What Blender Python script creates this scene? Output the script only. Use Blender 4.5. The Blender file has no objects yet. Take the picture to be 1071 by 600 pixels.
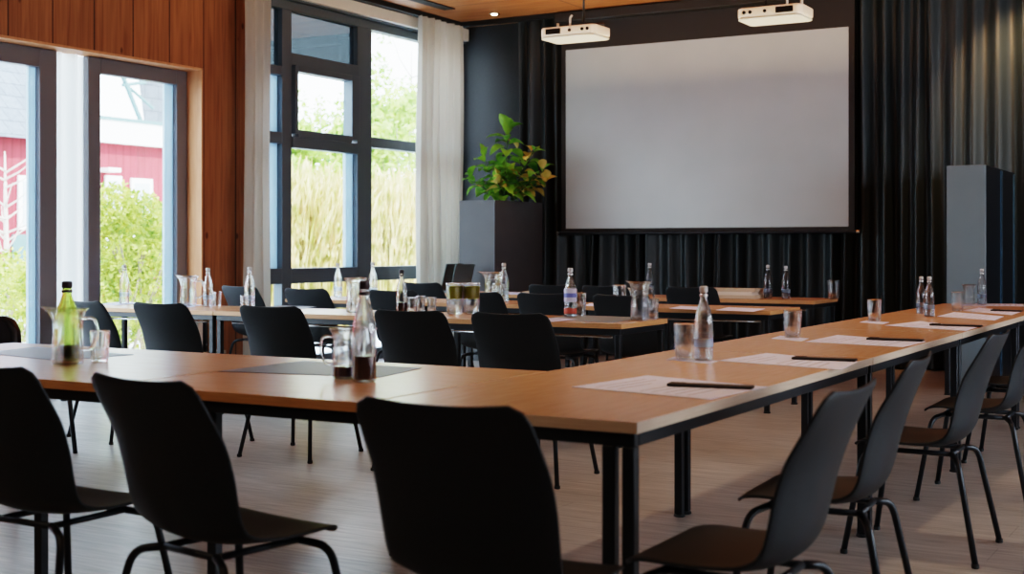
import bpy, math, random
from math import sin, cos, pi, radians, sqrt
from mathutils import Vector, Matrix

scn = bpy.context.scene
COL = scn.collection
random.seed(7)

# ------------------------------------------------------------------ camera calibration
F_PX, HOR, CXP = 1380.0, 258.0, 535.5
H, YAW = 1.2, radians(30)
TT = 0.74            # table height
def ray(px):
    r = (px - CXP) / F_PX
    return (-sin(YAW) + cos(YAW) * r, cos(YAW) + sin(YAW) * r)
def P(px, py, z=TT):
    d = (H - z) * F_PX / (py - HOR)
    v = ray(px); return (v[0] * d, v[1] * d)
def onX(px, X):
    v = ray(px); d = X / v[0]; return d, v[1] * d
def onY(px, Y):
    v = ray(px); d = Y / v[1]; return d, v[0] * d
def zat(d, py): return H + (HOR - py) / F_PX * d

cam_d = bpy.data.cameras.new('camera'); cam = bpy.data.objects.new('camera', cam_d)
COL.objects.link(cam); scn.camera = cam
cam.location = (0, 0, H); cam.rotation_euler = (pi / 2, 0, YAW)
cam_d.sensor_width = 36; cam_d.lens = F_PX / 1071 * 36
cam_d.shift_y = -42 / 1071
cam_d.clip_end = 300; cam_d.clip_start = 0.05
cam_d.dof.use_dof = True; cam_d.dof.focus_distance = 7.6; cam_d.dof.aperture_fstop = 3.4

# ------------------------------------------------------------------ materials
def newmat(name):
    m = bpy.data.materials.new(name); m.use_nodes = True
    nt = m.node_tree; b = nt.nodes['Principled BSDF']
    return m, nt, b
def plain(name, col, rough=.5, metal=0, spec=.5, **kw):
    m, nt, b = newmat(name)
    b.inputs['Base Color'].default_value = (*col, 1); b.inputs['Roughness'].default_value = rough
    b.inputs['Metallic'].default_value = metal; b.inputs['Specular IOR Level'].default_value = spec
    for k, v in kw.items(): b.inputs[k.replace('_', ' ')].default_value = v
    return m
def noisy(name, c1, c2, scale=(1, 1, 1), nscale=5, rough=.5, detail=6, bump=0, spec=.5, coord='Object', r2=None, ramp=(.3, .7), trans=0):
    m, nt, b = newmat(name); N = nt.nodes; L = nt.links
    tc = N.new('ShaderNodeTexCoord'); mp = N.new('ShaderNodeMapping'); mp.inputs['Scale'].default_value = scale
    nz = N.new('ShaderNodeTexNoise'); nz.inputs['Scale'].default_value = nscale; nz.inputs['Detail'].default_value = detail
    rp = N.new('ShaderNodeValToRGB'); rp.color_ramp.elements[0].color = (*c1, 1); rp.color_ramp.elements[1].color = (*c2, 1)
    rp.color_ramp.elements[0].position = ramp[0]; rp.color_ramp.elements[1].position = ramp[1]
    L.new(tc.outputs[coord], mp.inputs[0]); L.new(mp.outputs[0], nz.inputs['Vector']); L.new(nz.outputs['Fac'], rp.inputs[0])
    L.new(rp.outputs[0], b.inputs['Base Color'])
    b.inputs['Roughness'].default_value = rough; b.inputs['Specular IOR Level'].default_value = spec
    if bump:
        bp = N.new('ShaderNodeBump'); bp.inputs['Strength'].default_value = bump; bp.inputs['Distance'].default_value = .01
        L.new(nz.outputs['Fac'], bp.inputs['Height']); L.new(bp.outputs[0], b.inputs['Normal'])
    if trans:
        tr = N.new('ShaderNodeBsdfTranslucent'); mx = N.new('ShaderNodeMixShader'); mx.inputs[0].default_value = trans
        out = N['Material Output']; L.new(rp.outputs[0], tr.inputs[0])
        L.new(b.outputs[0], mx.inputs[1]); L.new(tr.outputs[0], mx.inputs[2]); L.new(mx.outputs[0], out.inputs[0])
    return m
def glassmat(name, tint=(1, 1, 1), clear=.35, rough=0.0):
    m, nt, b = newmat(name); N = nt.nodes; L = nt.links
    g = N.new('ShaderNodeBsdfGlass'); g.inputs['Color'].default_value = (*tint, 1); g.inputs['IOR'].default_value = 1.45; g.inputs['Roughness'].default_value = rough
    t = N.new('ShaderNodeBsdfTransparent'); t.inputs[0].default_value = (*tint, 1)
    mx = N.new('ShaderNodeMixShader'); mx.inputs[0].default_value = clear
    L.new(g.outputs[0], mx.inputs[1]); L.new(t.outputs[0], mx.inputs[2]); L.new(mx.outputs[0], N['Material Output'].inputs[0])
    return m
def panemat(name, tint, refl=.08):
    m, nt, b = newmat(name); N = nt.nodes; L = nt.links
    g = N.new('ShaderNodeBsdfGlossy'); g.inputs['Roughness'].default_value = .02; g.inputs[0].default_value = (1, 1, 1, 1)
    t = N.new('ShaderNodeBsdfTransparent'); t.inputs[0].default_value = (*tint, 1)
    mx = N.new('ShaderNodeMixShader'); mx.inputs[0].default_value = refl
    L.new(t.outputs[0], mx.inputs[1]); L.new(g.outputs[0], mx.inputs[2]); L.new(mx.outputs[0], N['Material Output'].inputs[0])
    return m
def plankmat(name, base, dark, pw, pl, axis_u, axis_v, grain=(1, 1, 1), rough=.45, knots=True, gap=.012, vary=.25, bump=.15):
    """planks: width pw measured on axis_u, length pl on axis_v (object coordinates)"""
    m, nt, b = newmat(name); N = nt.nodes; L = nt.links
    tc = N.new('ShaderNodeTexCoord'); sp = N.new('ShaderNodeSeparateXYZ'); L.new(tc.outputs['Object'], sp.inputs[0])
    cb = N.new('ShaderNodeCombineXYZ'); L.new(sp.outputs[axis_v], cb.inputs[0]); L.new(sp.outputs[axis_u], cb.inputs[1])
    br = N.new('ShaderNodeTexBrick'); L.new(cb.outputs[0], br.inputs['Vector'])
    br.inputs['Scale'].default_value = 1; br.inputs['Brick Width'].default_value = pl; br.inputs['Row Height'].default_value = pw
    br.inputs['Mortar Size'].default_value = gap * pw; br.inputs['Mortar Smooth'].default_value = .2
    br.inputs['Color1'].default_value = (1, 1, 1, 1); br.inputs['Color2'].default_value = (1 - vary, 1 - vary, 1 - vary, 1)
    br.inputs['Mortar'].default_value = (.25, .2, .18, 1)
    mp = N.new('ShaderNodeMapping'); mp.inputs['Scale'].default_value = grain; L.new(tc.outputs['Object'], mp.inputs[0])
    nz = N.new('ShaderNodeTexNoise'); nz.inputs['Scale'].default_value = 3; nz.inputs['Detail'].default_value = 8; nz.inputs['Distortion'].default_value = .6
    L.new(mp.outputs[0], nz.inputs['Vector'])
    rp = N.new('ShaderNodeValToRGB'); rp.color_ramp.elements[0].color = (*dark, 1); rp.color_ramp.elements[1].color = (*base, 1)
    rp.color_ramp.elements[0].position = .3; rp.color_ramp.elements[1].position = .65
    L.new(nz.outputs['Fac'], rp.inputs[0])
    mu = N.new('ShaderNodeMix'); mu.data_type = 'RGBA'; mu.blend_type = 'MULTIPLY'; mu.inputs[0].default_value = 1
    L.new(rp.outputs[0], mu.inputs[6]); L.new(br.outputs[0], mu.inputs[7]); last = mu.outputs[2]
    if knots:
        mk = N.new('ShaderNodeMapping'); s = [1, 1, 1]; s[{'X': 0, 'Y': 1, 'Z': 2}[axis_v]] = .55; mk.inputs['Scale'].default_value = s
        L.new(tc.outputs['Object'], mk.inputs[0])
        vo = N.new('ShaderNodeTexVoronoi'); vo.inputs['Scale'].default_value = 4.6; L.new(mk.outputs[0], vo.inputs['Vector'])
        kr = N.new('ShaderNodeValToRGB'); kr.color_ramp.elements[0].color = (.22, .12, .08, 1); kr.color_ramp.elements[1].color = (1, 1, 1, 1)
        kr.color_ramp.elements[0].position = .06; kr.color_ramp.elements[1].position = .10
        L.new(vo.outputs['Distance'], kr.inputs[0])
        m2 = N.new('ShaderNodeMix'); m2.data_type = 'RGBA'; m2.blend_type = 'MULTIPLY'; m2.inputs[0].default_value = .8
        L.new(last, m2.inputs[6]); L.new(kr.outputs[0], m2.inputs[7]); last = m2.outputs[2]
    L.new(last, b.inputs['Base Color']); b.inputs['Roughness'].default_value = rough
    if bump:
        bp = N.new('ShaderNodeBump'); bp.inputs['Strength'].default_value = bump; bp.inputs['Distance'].default_value = .004
        L.new(nz.outputs['Fac'], bp.inputs['Height']); L.new(bp.outputs[0], b.inputs['Normal'])
    return m

MT = {}
MT['wood_wall'] = plankmat('wood_wall', (.45, .175, .070), (.27, .090, .034), .42, 9, 'Y', 'Z', (9, 9, .5), .5, True, .02, .2)
MT['wood_ceiling'] = plankmat('wood_ceiling', (.62, .27, .10), (.44, .16, .05), 1.2, 2.6, 'Y', 'X', (.6, 5, 5), .45, False, .008, .15)
MT['wood_reveal'] = noisy('wood_reveal', (.60, .27, .12), (.72, .36, .18), (6, 6, .6), 4, .45)
MT['floor'] = plankmat('floor', (.47, .43, .395), (.26, .235, .21), .24, 1.9, 'Y', 'X', (1.2, 16, 1), .36, False, .004, .10, .3)
MT['table_top'] = noisy('table_top', (.56, .31, .165), (.65, .385, .22), (1.2, 14, 1), 5, .27, 6, .015, .6)
MT['table_top_r'] = noisy('table_top_along', (.56, .31, .165), (.65, .385, .22), (14, 1.2, 1), 5, .27, 6, .015, .6)
MT['edge'] = noisy('edge_band', (.50, .25, .10), (.62, .34, .16), (2, 2, 60), 4, .4)
MT['edge_pale'] = noisy('edge_band_glancing', (.60, .46, .34), (.70, .57, .45), (2, 2, 60), 4, .35)  # paler copy of the edge band, glancing reflection put into the colour
MT['black_metal'] = plain('black_metal', (.018, .021, .026), .38, .3)
MT['chair'] = noisy('chair_plastic', (.017, .021, .025), (.024, .029, .034), (1, 1, 1), 200, .5, 2, .04, .32)
MT['chair_gloss'] = plain('chair_leather', (.016, .015, .018), .22)
MT['foot'] = plain('rubber', (.012, .012, .012), .7)
MT['chrome'] = plain('chrome', (.7, .72, .75), .18, 1)
MT['wall_dark'] = noisy('wall_dark', (.011, .012, .014), (.015, .016, .018), (1, 1, 1), 40, .7)
MT['wall_plain'] = noisy('wall_plain', (.42, .41, .39), (.46, .45, .43), (1, 1, 1), 8, .8)
MT['black'] = plain('matte_black', (.008, .008, .009), .7)
MT['white_trim'] = plain('white_trim', (.80, .76, .70), .5)
MT['frame'] = plain('frame_grey', (.115, .145, .170), .42, .25)
MT['frame_lit'] = noisy('frame_lit_edge', (.60, .72, .80), (.66, .78, .86), (1, 1, 1), 2, .4, trans=.5)  # pale and translucent: light on the frame edges put into the colour
MT['frame_door'] = plain('frame_door', (.19, .185, .205), .4, .2)
MT['pane'] = panemat('pane', (.93, .98, 1.0), .05)
MT['pane_dark'] = panemat('pane_room_reflection', (.16, .19, .205), .22)  # grey tint stands in for the room reflected in the upper panes
MT['pillar'] = noisy('pillar', (.66, .74, .74), (.78, .84, .84), (1, 1, .1), 3, .35, trans=.4)
MT['curtain_black'] = noisy('curtain_black', (.013, .020, .024), (.019, .030, .036), (1, 1, .1), 3, .46, 2, 0, .6)
MT['curtain_white'] = noisy('curtain_white', (.50, .455, .39), (.58, .53, .46), (1, 1, .1), 3, .85, 2, 0, .2, trans=.3)
MT['screen'] = noisy('screen_fabric', (.43, .485, .51), (.46, .515, .54), (1, 1, 1), 2, .30, 2, 0, .5)
MT['screen_mask'] = plain('screen_mask', (.022, .019, .018), .7)
MT['planter'] = noisy('planter', (.075, .078, .085), (.085, .088, .096), (1, 1, 1), 6, .5)
MT['tower'] = noisy('tower', (.17, .225, .26), (.19, .245, .28), (1, 1, 1), 3, .36)  # front panel only: bluish window highlight is put into this lighter colour
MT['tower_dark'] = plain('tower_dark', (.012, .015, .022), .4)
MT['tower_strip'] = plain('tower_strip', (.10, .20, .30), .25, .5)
MT['projector'] = plain('projector_white', (.80, .77, .72), .35)
MT['projector_low'] = plain('projector_pale', (.66, .74, .76), .3)
MT['lens'] = plain('lens_black', (.01, .01, .012), .08)
MT['paper'] = noisy('paper', (.74, .76, .95), (.80, .82, 1.0), (1, 1, 1), 3, .75)
MT['ink'] = plain('ink', (.45, .42, .50), .8)
MT['mat_grey'] = noisy('place_mat', (.10, .09, .105), (.13, .115, .135), (1, 1, 1), 30, .42)
MT['mat_pale'] = noisy('runner_grey', (.26, .29, .30), (.31, .34, .35), (1, 1, 1), 30, .4)
MT['pen'] = plain('pen_case', (.012, .009, .012), .5)
MT['glass'] = glassmat('glass_clear', (1, 1, 1), .45)
MT['glass_thin'] = glassmat('glass_thin', (1, 1, 1), .72)
MT['glass_green'] = glassmat('glass_green', (.86, .93, .62), .3)
MT['water'] = glassmat('water', (.93, .96, 1), .55)
MT['water_dark'] = plain('drink_dark', (.05, .02, .035), .15)
MT['juice'] = plain('drink_yellow', (.62, .56, .04), .25)
MT['cap_grey'] = plain('cap_grey', (.55, .57, .58), .3, .2)
MT['cap_dark'] = plain('cap_dark', (.03, .022, .03), .35)
MT['label_blue'] = plain('label_blue', (.16, .20, .60), .5)
MT['label_red'] = plain('label_red', (.62, .12, .08), .5)
MT['label_lilac'] = plain('label_lilac', (.62, .62, .80), .5)
MT['leaf'] = noisy('plant_leaf', (.05, .25, .03), (.42, .72, .09), (1, 1, 1), 6, .35, 2, trans=.3)
MT['leaf_yellow'] = noisy('plant_leaf_yellow', (.55, .42, .06), (.80, .62, .22), (1, 1, 1), 8, .5, 2, trans=.2)
MT['stem'] = plain('stem', (.06, .12, .03), .6)
MT['soil'] = noisy('soil', (.02, .014, .01), (.05, .035, .025), (1, 1, 1), 30, .9)
MT['binder_o'] = plain('binder_orange', (.55, .25, .10), .5)
MT['binder_w'] = plain('binder_white', (.75, .68, .60), .5)
MT['binder_k'] = plain('binder_black', (.02, .02, .025), .5)
MT['folder'] = noisy('folder_tan', (.52, .42, .30), (.60, .50, .38), (1, 1, 1), 5, .6)
MT['folder_blue'] = plain('folder_blue', (.30, .42, .46), .5)
MT['screen_dark'] = plain('laptop_screen', (.008, .010, .014), .1)
MT['laptop'] = plain('laptop_body', (.10, .125, .12), .35, .3)
# outside
MT['grass_ground'] = noisy('lawn', (.20, .26, .06), (.42, .44, .18), (1, 1, 1), 1.2, .9)
MT['paving'] = noisy('paving', (.58, .58, .60), (.72, .72, .74), (1, 1, 1), 1, .8)
MT['bush'] = noisy('bush_leaf', (.10, .20, .02), (.72, .72, .18), (1, 1, 1), 5, .5, 6, trans=.45)
MT['bush_pale'] = noisy('tree_leaf', (.12, .26, .03), (.66, .78, .22), (1, 1, 1), 2.2, .5, 6, trans=.45)
MT['reed'] = noisy('reed', (.24, .26, .03), (.88, .66, .34), (1, 1, .9), 5, .6, 8, trans=.35)
MT['bark'] = noisy('bark', (.25, .19, .14), (.42, .34, .26), (1, 1, .2), 12, .9)
MT['bark_pale'] = noisy('bark_pale', (.50, .42, .36), (.66, .58, .50), (1, 1, .2), 12, .9)
MT['red_wall'] = plankmat('red_boards', (.36, .032, .045), (.28, .022, .032), .25, 30, 'Y', 'Z', (3, 3, .3), .7, False, .03, .15, 0)
MT['slate'] = plankmat('slate', (.13, .145, .18), (.09, .10, .125), .35, .5, 'Z', 'Y', (3, 3, 3), .6, False, .03, .25, 0)
MT['white_wall'] = plain('white_wall', (.88, .89, .90), .6)
MT['ext_glass'] = plain('ext_window', (.50, .58, .66), .15)
MT['steel_green'] = plain('steel_green', (.10, .17, .18), .5)

# ------------------------------------------------------------------ mesh helpers
class MB:
    def __init__(s): s.v = []; s.f = []; s.mi = []; s.cur = 0
    def add(s, vs, fs):
        n = len(s.v); s.v += [tuple(v) for v in vs]; s.f += [tuple(i + n for i in f) for f in fs]; s.mi += [s.cur] * len(fs)
        return s
    def box(s, x0, x1, y0, y1, z0, z1):
        return s.add([(x0, y0, z0), (x1, y0, z0), (x1, y1, z0), (x0, y1, z0), (x0, y0, z1), (x1, y0, z1), (x1, y1, z1), (x0, y1, z1)],
                     [(0, 3, 2, 1), (4, 5, 6, 7), (0, 1, 5, 4), (1, 2, 6, 5), (2, 3, 7, 6), (3, 0, 4, 7)])
    def obox(s, c, sz, rz=0, tilt=None):
        m = Matrix.Translation(c) @ Matrix.Rotation(rz, 4, 'Z')
        if tilt: m = m @ Matrix.Rotation(tilt[1], 4, tilt[0])
        x, y, z = sz[0] / 2, sz[1] / 2, sz[2] / 2
        vs = [m @ Vector(p) for p in [(-x, -y, -z), (x, -y, -z), (x, y, -z), (-x, y, -z), (-x, -y, z), (x, -y, z), (x, y, z), (-x, y, z)]]
        return s.add(vs, [(0, 3, 2, 1), (4, 5, 6, 7), (0, 1, 5, 4), (1, 2, 6, 5), (2, 3, 7, 6), (3, 0, 4, 7)])
    def prism(s, pts, z0, z1):
        n = len(pts)
        a = sum(pts[i][0] * pts[(i + 1) % n][1] - pts[(i + 1) % n][0] * pts[i][1] for i in range(n))
        if a < 0: pts = pts[::-1]
        vs = [(p[0], p[1], z0) for p in pts] + [(p[0], p[1], z1) for p in pts]
        return s.add(vs, [tuple(range(n - 1, -1, -1)), tuple(range(n, 2 * n))] + [(i, (i + 1) % n, n + (i + 1) % n, n + i) for i in range(n)])
    def lathe(s, prof, seg=24, c=(0, 0, 0), ribs=0, amp=0):
        n0 = len(s.v); vs = []; fs = []
        for r, z in prof:
            for k in range(seg):
                a = 2 * pi * k / seg; rr = r * (1 + (amp * cos(ribs * a) if ribs else 0))
                vs.append((c[0] + rr * cos(a), c[1] + rr * sin(a), c[2] + z))
        for i in range(len(prof) - 1):
            for k in range(seg):
                k2 = (k + 1) % seg
                fs.append((i * seg + k, i * seg + k2, (i + 1) * seg + k2, (i + 1) * seg + k))
        if prof[0][0] > 1e-4: fs.append(tuple(range(seg - 1, -1, -1)))
        if prof[-1][0] > 1e-4: fs.append(tuple((len(prof) - 1) * seg + k for k in range(seg)))
        return s.add(vs, fs)
    def tube(s, pts, rad, seg=10, caps=True):
        pts = [Vector(p) for p in pts]; n = len(pts)
        rad = rad if isinstance(rad, (list, tuple)) else [rad] * n
        vs = []; fs = []; up = None
        for i, p in enumerate(pts):
            t = (pts[min(i + 1, n - 1)] - pts[max(i - 1, 0)]).normalized()
            if up is None:
                up = Vector((0, 0, 1)) if abs(t.z) < .9 else Vector((1, 0, 0))
            u = up - t * up.dot(t)
            if u.length < 1e-4: u = t.orthogonal()
            u.normalize(); up = u; w = t.cross(u)
            for k in range(seg):
                a = 2 * pi * k / seg; vs.append(p + (u * cos(a) + w * sin(a)) * rad[i])
        for i in range(n - 1):
            for k in range(seg):
                k2 = (k + 1) % seg; fs.append((i * seg + k, i * seg + k2, (i + 1) * seg + k2, (i + 1) * seg + k))
        if caps: fs += [tuple(range(seg - 1, -1, -1)), tuple((n - 1) * seg + k for k in range(seg))]
        return s.add(vs, fs)

def smoothpath(pts, k=5, r=.04):
    """round the corners of a polyline"""
    pts = [Vector(p) for p in pts]; out = [pts[0]]
    for i in range(1, len(pts) - 1):
        a, b, c = pts[i - 1], pts[i], pts[i + 1]
        d1 = min(r, (a - b).length * .45); d2 = min(r, (c - b).length * .45)
        p, q = b + (a - b).normalized() * d1, b + (c - b).normalized() * d2
        for j in range(k + 1):
            t = j / k; out.append(p * (1 - t) ** 2 + b * 2 * t * (1 - t) + q * t * t)
    return out + [pts[-1]]

def obj(name, mb, mat, parent=None, loc=(0, 0, 0), rz=0, smooth=False, bevel=0, bseg=2, auto=None):
    me = bpy.data.meshes.new(name); me.from_pydata(mb.v, [], mb.f); me.validate(); me.update()
    mats = mat if isinstance(mat, (list, tuple)) else [mat]
    for m in mats: me.materials.append(m)
    if len(mats) > 1:
        for p, i in zip(me.polygons, mb.mi): p.material_index = i
    if smooth or auto:
        me.polygons.foreach_set('use_smooth', [True] * len(me.polygons))
        if auto: me.set_sharp_from_angle(angle=radians(auto))
    o = bpy.data.objects.new(name, me); COL.objects.link(o); o.location = loc; o.rotation_euler = (0, 0, rz)
    if parent: o.parent = parent
    if bevel:
        b = o.modifiers.new('bevel', 'BEVEL'); b.width = bevel; b.segments = bseg; b.limit_method = 'ANGLE'
        me.polygons.foreach_set('use_smooth', [True] * len(me.polygons)); me.set_sharp_from_angle(angle=radians(50))
        b.harden_normals = False
    return o
def tag(o, label, cat, group=None, kind=None):
    o['label'] = label; o['category'] = cat
    if group: o['group'] = group
    if kind: o['kind'] = kind
    return o
def thing(name, label, cat, loc=(0, 0, 0), rz=0, group=None):
    o = bpy.data.objects.new(name, None); COL.objects.link(o); o.location = loc; o.rotation_euler = (0, 0, rz)
    o.empty_display_size = .1
    return tag(o, label, cat, group)
def struct(name, mb, mat, parent=None, **kw):
    o = obj(name, mb, mat, parent, **kw)
    if not parent: o['kind'] = 'structure'
    return o
def dup(root, loc, rz, label, group=None):
    r = root.copy(); COL.objects.link(r); r.location = loc; r.rotation_euler = (0, 0, rz); r['label'] = label
    if group: r['group'] = group
    for ch in list(root.children):
        c = ch.copy(); COL.objects.link(c); c.parent = r
        for g in list(ch.children):
            d = g.copy(); COL.objects.link(d); d.parent = c
    return r

# ------------------------------------------------------------------ room shell
XW, YW, ZC = -8.27, 13.24, 3.79
XR, YB = 4.0, -3.2
struct('floor', MB().box(XW - .3, XR + .2, YB - .2, YW + .2, -.12, 0), MT['floor'])
struct('ceiling', MB().box(XW - .3, XR + .2, YB - .2, YW + .2, ZC, ZC + .12), MT['wood_ceiling'])
struct('wall_back', MB().box(XW - .3, XR + .2, YW, YW + .2, 0, ZC), MT['wall_dark'])
Y_C = onX(257, XW)[1]          # right end of the timber wall
Y_D = onX(212, XW)[1]          # right jamb of the sliding doors
Z_D = 2.79
Y_DL = 3.2
m = MB().box(XW - .24, XW, YB - .2, Y_C, Z_D, ZC).box(XW - .24, XW, Y_D, Y_C, 0, Z_D).box(XW - .24, XW, YB - .2, Y_DL, 0, Z_D)
struct('wall_left', m, MT['wood_wall'])
m = MB().box(XW - .235, XW + .004, Y_D - .02, Y_D + .0, 0, Z_D).box(XW - .235, XW + .004, Y_DL, Y_D, Z_D - .02, Z_D)
struct('trim_1', m, MT['wood_reveal'])
# right wall and rear wall with openings for daylight
wins_r = [(3.4, 6.6), (7.8, 10.6)]
m = MB().box(XR, XR + .2, YB - .2, YW, 0, .9).box(XR, XR + .2, YB - .2, YW, 2.5, ZC)
ys = [YB - .2] + [v for w in wins_r for v in w] + [YW]
for a, b in zip(ys[0::2], ys[1::2]): m.box(XR, XR + .2, a, b, .9, 2.5)
struct('wall_right', m, MT['wall_plain'])
m = MB().box(XW - .3, XR, YB - .2, YB, 0, ZC)
struct('wall_front', m, MT['wall_plain'])
for i, (a, b) in enumerate(wins_r):
    struct('window_%d' % (3 + i), MB().box(XR + .06, XR + .12, a, b, .9, .98).box(XR + .06, XR + .12, a, b, 2.42, 2.5).box(XR + .06, XR + .12, a, a + .08, .98, 2.42)
           .box(XR + .06, XR + .12, b - .08, b, .98, 2.42).box(XR + .06, XR + .12, (a + b) / 2 - .04, (a + b) / 2 + .04, .98, 2.42), MT['frame'])

# ceiling trims
struct('trim_2', MB().box(XW, XR, YW - .36, YW - .30, ZC - .055, ZC - .002), MT['black'])
struct('trim_3', MB().box(XW + .06, XW + .16, Y_C, YW - .37, ZC - .055, ZC - .002), MT['black'])
struct('trim_4', MB().box(XW - .10, XW + .05, Y_C, YW - .02, ZC - .17, ZC - .03), MT['white_trim'])
m = MB().box(-7.84, -7.70, 6.0, 12.1, ZC - .012, ZC - .001)
tag(obj('ceiling_slot', m, MT['black']), 'long black linear slot recessed in the timber ceiling along the window side', 'ceiling slot')
# downlight
d = (H * 0 + ZC - H) * F_PX / (HOR - 14); v = ray(517); lx, ly = v[0] * d, v[1] * d
t = thing('ceiling_downlight', 'small round lit downlight in the timber ceiling near the corner', 'light', (lx, ly, ZC))
obj('ring', MB().lathe([(.035, -.002), (.06, -.002), (.062, -.008), (.055, -.012), (.035, -.010)], 24), MT['chrome'], t, smooth=True)
em = bpy.data.materials.new('lamp_glow'); em.use_nodes = True
b = em.node_tree.nodes['Principled BSDF']; b.inputs['Emission Color'].default_value = (1, .85, .6, 1); b.inputs['Emission Strength'].default_value = 14
obj('bulb', MB().lathe([(0.001, -.022), (.022, -.019), (.036, -.012), (.036, -.002)], 20), em, t, smooth=True)

# ------------------------------------------------------------------ sliding glass doors in the timber wall
XD = XW - .20
def yd(px): return onX(px, XD)[1]
fx0, fx1 = XD - .05, XD + .03
yA0, yA1 = yd(90), yd(195)      # second door leaf
f1 = MB().box(fx0, fx1, yA0, yA0 + .13, 0, Z_D - .0205).box(fx0, fx1, yA1 - .15, yA1, 0, Z_D - .0205).box(fx0, fx1, yA0 + .13, yA1 - .15, Z_D - .15, Z_D - .0205).box(fx0, fx1, yA0 + .13, yA1 - .15, 0, .12)
d1 = struct('door_1', f1, MT['frame_door'], bevel=.006)
obj('glass_pane', MB().box(XD - .015, XD - .005, yA0 + .13, yA1 - .15, .12, Z_D - .15), MT['pane'], d1)
obj('lit_edge_strip', MB().box(XD - .045, XD - .02, yA1 - .25, yA1 - .15, .12, Z_D - .15), MT['frame_lit'], d1)
yB0, yB1 = Y_DL + .03, yd(57)
f2 = MB().box(fx0, fx1, yB0, yB0 + .13, 0, Z_D - .0205).box(fx0, fx1, yB1 - .17, yB1, 0, Z_D - .0205).box(fx0, fx1, yB0 + .13, yB1 - .17, Z_D - .17, Z_D - .0205).box(fx0, fx1, yB0 + .13, yB1 - .17, 0, .12)
ymid = yB0 + 1.3
f2.box(fx0, fx1, ymid, ymid + .12, .12, Z_D - .17)
d2 = struct('door_2', f2, MT['frame_door'], bevel=.006)
obj('glass_pane', MB().box(XD - .015, XD - .005, yB0 + .13, yB1 - .17, .12, Z_D - .17), MT['pane'], d2)
obj('lit_edge_strip', MB().box(XD - .045, XD - .02, yB1 - .24, yB1 - .17, .12, Z_D - .17), MT['frame_lit'], d2)
# pale folded pillar panel between the leaves
n = 40; vs = []; fs = []
for i in range(n + 1):
    t_ = i / n; y = yB1 + (yA0 - yB1) * t_
    off = -.03 + .03 * sin(t_ * pi * 1) + .025 * sin(t_ * pi * 4.0)
    vs += [(XD + off, y, 0), (XD + off, y, Z_D - .021)]
for i in range(n): fs.append((2 * i, 2 * i + 2, 2 * i + 3, 2 * i + 1))
struct('trim_5', MB().add(vs, fs), MT['pillar'], smooth=True)

# ------------------------------------------------------------------ big window
XB = XW - .10
def yb(px): return onX(px, XB)[1]
zs0, zs1 = .84, .99            # sill rail
zt1a, zt1b = 2.98, 3.10        # upper transom
zt2a, zt2b = 2.20, 2.31        # middle transom
zh = 3.60
y0 = Y_C; y1 = yb(291); y2 = yb(301); y3 = yb(370); y4 = yb(385); y5 = YW - .02
x0, x1 = XB - .06, XB + .05
w = MB()
w.box(x0, x1, y0, y0 + .08, 0, zh).box(x0, x1, y1, y2, .12, zh - .09).box(x0, x1, y3, y4, .12, zh - .09).box(x0, x1, y5 - .1, y5, 0, zh)
w.box(x0, x1, y0 + .08, y5 - .1, zh - .09, zh).box(x0, x1, y0 + .08, y1, zs0, zs1).box(x0, x1, y2, y3, zs0, zs1).box(x0, x1, y4, y5 - .1, zs0, zs1)
w.box(x0, x1, y0 + .08, y5 - .1, 0, .12)
w.box(x0, x1, y0 + .08, y1, zt2a, zt2b).box(x0, x1, y2, y3, zt1a, zt1b).box(x0 + .03, x1 + .02, y2 + .0, y3, zt2a - .03, zt2b - .03).box(x0, x1, y4, y5 - .1, zt2a + .06, zt2b + .06)
w.box(x0, x1, y0 + .08, y1, 2.86, 2.95)
w1 = struct('window_1', w, MT['frame'], bevel=.006)
# opening sash
s_ = MB().box(x0 + .02, x1 + .03, y2 + .02, y2 + .07, zt2b, zt1a).box(x0 + .02, x1 + .03, y3 - .13, y3 - .0, zt2b, zt1a).box(x0 + .02, x1 + .03, y2 + .07, y3 - .13, zt1a - .06, zt1a).box(x0 + .02, x1 + .03, y2 + .07, y3 - .13, zt2b - .03, zt2b + .04)
obj('sash_frame', s_, MT['frame'], w1, bevel=.005)
g = MB()
for a, b_, c, e in [(y0 + .08, y1, .12, zs0), (y2, y3, .12, zs0), (y4, y5 - .1, .12, zs0), (y0 + .08, y1, zs1, zt2a), (y2, y3, zs1, zt2a - .03), (y4, y5 - .1, zs1, zt2a + .06),
                    (y0 + .08, y1, zt2b, 2.86), (y2 + .07, y3 - .13, zt2b + .04, zt1a - .06), (y4, y5 - .1, zt2b + .06, zh - .09)]:
    g.box(XB - .012, XB - .004, a, b_, c, e)
obj('glass_pane', g, MT['pane'], w1)
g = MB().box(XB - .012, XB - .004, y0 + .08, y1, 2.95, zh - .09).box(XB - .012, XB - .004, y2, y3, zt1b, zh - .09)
obj('reflection_pane', g, MT['pane_dark'], w1)
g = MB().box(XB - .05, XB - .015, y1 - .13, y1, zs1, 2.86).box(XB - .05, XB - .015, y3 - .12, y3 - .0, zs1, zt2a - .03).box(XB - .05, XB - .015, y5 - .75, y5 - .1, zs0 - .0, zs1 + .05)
obj('lit_edge_strip', g, MT['frame_lit'], w1)
struct('trim_6', MB().box(XB - .2, XB + .1, Y_C, YW, zh, ZC - .001), MT['frame'])
#struct('trim_7', MB().box(XB + .051, XW + .015, Y_C + .005, YW - .01, .74, .83), MT['frame'])

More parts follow.
